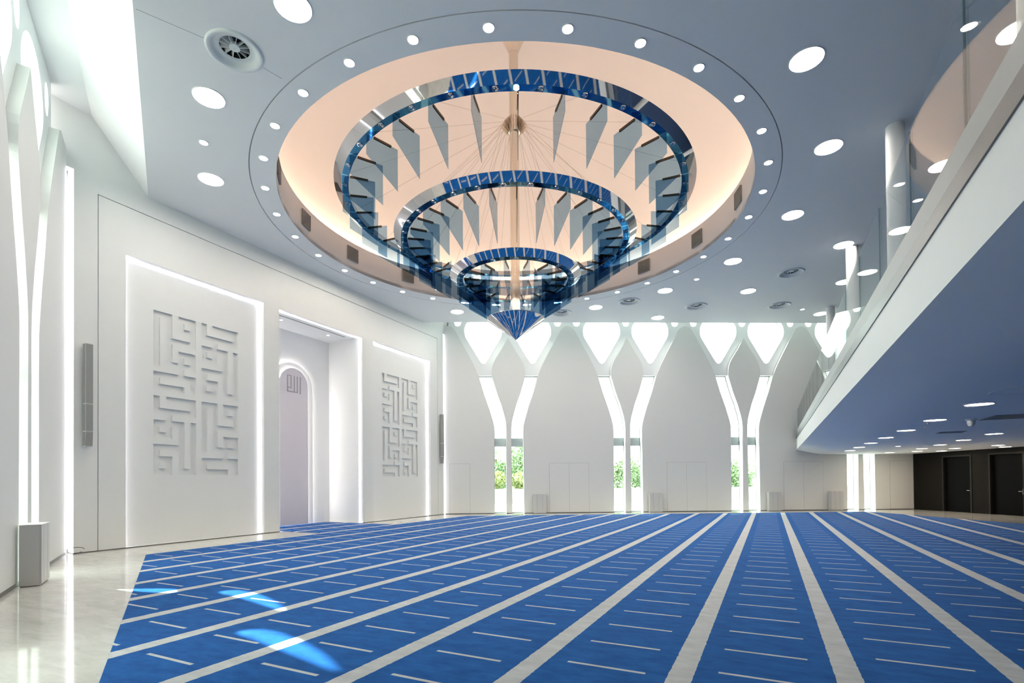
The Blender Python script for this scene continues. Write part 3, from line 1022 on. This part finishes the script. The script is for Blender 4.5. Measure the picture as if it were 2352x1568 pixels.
# ------------------------------------------------------------------ chandelier
ch = empty('chandelier', (CX, CY_, 0))
tag(ch, 'huge three-tiered chandelier of mirrored rings and blue glass fins hanging from the dome', 'chandelier')
m = MB(); m.lathe([(0.137, 6.40), (0.137, 14.45)], 40); m.obj('stem', 'satin_steel', ch, True)
m = MB(); m.lathe([(0.139, 14.42), (0.145, 14.45), (0.30, 14.78), (0.46, 15.12), (0.50, 15.55)], 40); m.obj('canopy', 'satin_steel', ch, True, 60)
m = MB()
m.lathe([(0.139, 12.02), (0.17, 12.02), (0.17, 12.40), (0.139, 12.40)], 32)
for i in range(16):
    a = 2 * PI * i / 16
    c_, s_ = math.cos(a), math.sin(a)
    pts = [(0.16, 12.50), (0.30, 12.33), (0.40, 12.20), (0.20, 12.02), (0.16, 12.02)]
    m.slab([pts], lambda r, z, d: (r * c_ - d * s_, r * s_ + d * c_, z), -0.006, 0.006)
m.obj('cable_collar', 'satin_steel', ch, False)
m = MB(); m.lathe([(0.002, 5.81), (0.85, 6.42)], 96); m.lathe([(0.85, 6.42), (0.85, 6.44), (0.137, 6.46)], 96)
m.obj('tip_cone', 'chrome', ch, True, 30)
# a few crystal cylinders at the foot of the stem
fin = MB()
fin.slab([[(0.0, 0.0), (0.0, -0.47), (-0.84, -1.01), (-0.84, 0.0)]], lambda a, b, d: (a, d, b), -0.006, 0.006)
fin_me = fin.mesh('glass_fin', 'fin_glass')
cl = MB()
cl.box((-0.66, -0.016, -0.03), (-0.20, -0.007, 0.015))
cl.box((-0.66, 0.007, -0.03), (-0.20, 0.016, 0.015))
cl.box((-0.66, -0.016, 0.015), (-0.20, 0.016, 0.022))
clip_me = cl.mesh('clip', 'clip_bronze')
dl = MB(); dl.lathe([(0.055, -0.002), (0.058, -0.016), (0.070, -0.016), (0.074, 0.0)], 20)
dl_ring = dl.mesh('downlight', 'chrome', True)
dl = MB(); dl.lathe([(0.003, -0.006), (0.02, -0.016), (0.036, -0.004), (0.055, -0.002)], 10); dl_lens = dl
lens_me = dl.mesh('crystal', 'chrome')
lit = MB(); lit.disc(0.055, -0.012, 20)  # glowing disc added to stand for a bright glint on the top ring
glint_me = lit.mesh('glint_disc', 'spot_warm')
TIERS = [(4.91, 9.66, 32), (3.33, 8.59, 32), (1.74, 7.54, 16)]
for ti, (r, z, n) in enumerate(TIERS):
    m = MB()
    m.lathe([(r, z + 0.008), (r + 0.20, z + 0.155)], 192)
    m.lathe([(r + 0.20, z + 0.155), (r + 0.19, z + 0.165), (r - 0.17, z + 0.165), (r - 0.18, z + 0.155), (r - 0.18, z)], 192)
    ring = m.obj('ring', 'chrome', ch, True, 20)
    m = MB()
    m.lathe([(r - 0.18, z), (r, z + 0.008)], 192)
    m.obj('underside', 'blue_mirror', ring, True)
    off = -1.1
    st = 360.0 / n
    for k in range(n):
        a = R(off + st * k + (0 if n == 32 else 6.0))
        o = place('downlight', dl_ring, ring, ((r - 0.085) * math.cos(a), (r - 0.085) * math.sin(a), z + 0.003), a)
        o = place('crystal', lens_me, ring, ((r - 0.085) * math.cos(a), (r - 0.085) * math.sin(a), z + 0.003), a)
        a = R(off + st * (k + 0.5) + (0 if n == 32 else 6.0))
        f = place('glass_fin', fin_me, ch, (r * math.cos(a), r * math.sin(a), z - 0.012), a)
        place('clip', clip_me, f)
    if ti == 0:
        a = R(-63.4)
        place('glint_disc', glint_me, ring, ((r - 0.085) * math.cos(a), (r - 0.085) * math.sin(a), z - 0.004), a)
    nc = n // 2
    for k in range(nc):
        a = R(off + 360.0 / nc * k + 2.8)
        m = MB()
        rr = r - 0.10
        m.tube([(0.38 * math.cos(a), 0.38 * math.sin(a), 12.18), (rr * math.cos(a), rr * math.sin(a), z + 0.165)], 0.0032, 4)
        m.obj('cable', 'cable_steel', ch)

# ------------------------------------------------------------------ column speakers on the panelled wall
def column_speaker(y0, label):
    t = empty('column_speaker', (XQ, y0, 2.52))
    m = MB(); m.box((0.0, -0.03, 0.3), (0.05, 0.03, 2.1)); m.obj('bracket', 'steel_dark', t)
    m = MB()
    m.slab([[(0.05, 0.0), (0.16, 0.0), (0.18, 0.36), (0.18, 2.45), (0.05, 2.45)]], lambda x, z, d: (x, d, z), -0.075, 0.075)
    m.obj('body', 'speaker_body', t)
    for (za, zb, xa, xb) in ((0.02, 0.345, 0.161, 0.179), (0.37, 1.0, 0.18, 0.18), (1.025, 2.43, 0.18, 0.18)):
        k = MB()
        k.add([(xa, -0.072, za), (xb, -0.072, zb), (xb, 0.072, zb), (xa, 0.072, za), (xa + 0.008, -0.07, za), (xb + 0.008, -0.07, zb), (xb + 0.008, 0.07, zb), (xa + 0.008, 0.07, za)], [(0, 3, 2, 1), (4, 7, 6, 5)[::-1], (0, 1, 5, 4), (1, 2, 6, 5), (2, 3, 7, 6), (3, 0, 4, 7)])
        k.obj('front_grille', 'speaker_grille', t)
        k = MB()
        k.box((0.06, -0.0765, za), (0.165, -0.0752, zb))
        k.obj('side_grille', 'speaker_grille', t)
    tag(t, label, 'speaker', 'column speakers on the prayer wall')
column_speaker(6.43, 'slim grey column speaker on the wall left of the left relief panel')
column_speaker(21.22, 'slim grey column speaker on the wall by the far corner light')

# ------------------------------------------------------------------ grey floor-standing air units
def air_unit(P, s, label, w=0.64, dep=0.30, h=0.97):
    t = empty('air_unit', P(s, 0.0, -0.02))
    o0 = Vector(P(s, 0.0, 0.0))
    def Q(a, b, d):
        p = Vector(P(s + a, b, d))
        q = Vector(P(s, 0.0, -0.02))
        return tuple(p - q)
    m = MB(); m.slab([[(-w / 2, 0.012), (w / 2, 0.012), (w / 2, h - 0.012), (-w / 2, h - 0.012)]], Q, -0.04, -dep + 0.02); m.obj('body', 'unit_grey', t)
    m = MB(); m.slab([[(-w / 2 - 0.004, h - 0.012), (w / 2 + 0.004, h - 0.012), (w / 2 + 0.004, h), (-w / 2 - 0.004, h)]], Q, -0.036, -dep); m.obj('top_cover', 'speaker_body', t)
    for a, b in ((-w / 2, -w / 2 + 0.18), (-w / 2 + 0.19, w / 2 - 0.19), (w / 2 - 0.18, w / 2)):
        m = MB(); m.slab([[(a, 0.03), (b, 0.03), (b, h - 0.016), (a, h - 0.016)]], Q, -dep + 0.018, -dep + 0.002); m.obj('front_panel', 'unit_grey', t)
    m = MB(); m.slab([[(-w / 2 + 0.01, 0.0), (w / 2 - 0.01, 0.0), (w / 2 - 0.01, 0.012), (-w / 2 + 0.01, 0.012)]], Q, -0.05, -dep + 0.03); m.obj('plinth', 'plinth', t)
    tag(t, label, 'air unit', 'grey floor-standing air units along the window walls')
air_unit(PF, 4.73, 'grey floor-standing air unit right of the first far window')
air_unit(PF, 10.60, 'grey floor-standing air unit right of the second far window')
air_unit(PF, 16.72, 'grey floor-standing air unit right of the third far window')
air_unit(PF, 19.95, 'grey floor-standing air unit left of the window under the balcony')
air_unit(PN, 4.25, 'large grey floor-standing air unit at the left edge of the photo', w=0.66, dep=0.31, h=0.98)

# loose cable loop on the floor by the corner light
m = MB()
pts = []
for i in range(25):
    t = i / 24 * 2 * PI * 0.86 + 0.3
    pts.append((XQ + 0.10 + 0.05 * math.sin(t * 2), 6.20 + 0.16 * math.cos(t), 0.085 + 0.075 * math.sin(t)))
m.tube(pts, 0.006, 6)
tag(m.obj('cable_loop', 'black_rubber', None, True), 'thin black cable loop on the floor below the corner light line', 'cable')

# ------------------------------------------------------------------ outside: low wall, shrubs and trees beyond the windows
m = MB()
m.slab([[(-30, -0.3), (60, -0.3), (60, 1.0), (-30, 1.0)]], PF, 17.0, 17.3)
tag(m.obj('garden_wall', 'paving'), 'low white garden wall outside beyond the far windows', 'wall')
def tree(s, d, hgt, rad, mat, label, name, trunk=True, n=900, base=0.0):
    p = PF(s, -0.2, d)
    t = empty(name, p)
    rnd = random.Random(int(s * 100 + d * 7))
    m = MB()
    m.tube([(0, 0, 0), (0.05, 0.03, hgt * 0.35), (0.0, 0.1, hgt * 0.7)], 0.10 if trunk else 0.05, 8)
    m.obj('trunk', 'bark', t)
    m = MB()
    cz = base + (hgt - base) * 0.5
    blobs = [(rnd.uniform(-.5, .5) * rad, rnd.uniform(-.5, .5) * rad, cz + rnd.uniform(-.6, .6) * (hgt - base) * 0.35, rad * rnd.uniform(.45, .75)) for _ in range(9)]
    for i in range(n):
        bx, by, bz, br = rnd.choice(blobs)
        v = Vector((rnd.gauss(0, 1), rnd.gauss(0, 1), rnd.gauss(0, 1))).normalized() * br * rnd.uniform(0.75, 1.05)
        c_ = Vector((bx, by, bz)) + v
        if c_.z < base:
            c_.z = base + rnd.uniform(0, 0.3)
        a = Vector((rnd.gauss(0, 1), rnd.gauss(0, 1), rnd.gauss(0, 1))).normalized()
        b = a.orthogonal().normalized()
        sz = rnd.uniform(0.10, 0.2)
        m.add([c_ - a * sz, c_ + b * sz * 0.45, c_ + a * sz, c_ - b * sz * 0.45], [(0, 1, 2, 3)])
    f = m.obj('foliage', mat, t)
    f['kind'] = 'stuff'
    tag(t, label, 'tree' if trunk else 'shrub', 'greenery outside')
tree(2.6, 25.2, 5.8, 1.8, 'leaf_green', 'leafy green tree seen through the left strip of the first far window', 'tree', n=2600)
tree(2.7, 18.9, 2.9, 0.9, 'leaf_yellow', 'yellow-green shrub seen low through the left strip of the first far window', 'shrub', False, n=1600, base=0.9)
tree(5.0, 21.3, 6.2, 1.6, 'leaf_green', 'leafy green tree seen through the right strip of the first far window', 'tree', n=2600)
tree(4.8, 18.6, 2.7, 0.9, 'leaf_yellow', 'yellow-green shrub seen low through the right strip of the first far window', 'shrub', False, n=1600, base=0.9)
tree(14.0, 22.0, 4.8, 1.7, 'leaf_green', 'leafy green tree seen through the left strip of the second far window', 'tree', n=2200)
tree(17.2, 25.5, 4.6, 1.7, 'leaf_green', 'leafy green tree seen through the right strip of the second far window', 'tree', n=2200)
tree(25.6, 22.0, 4.4, 1.7, 'leaf_green', 'leafy green tree seen faintly through the third far window', 'tree', n=2200)
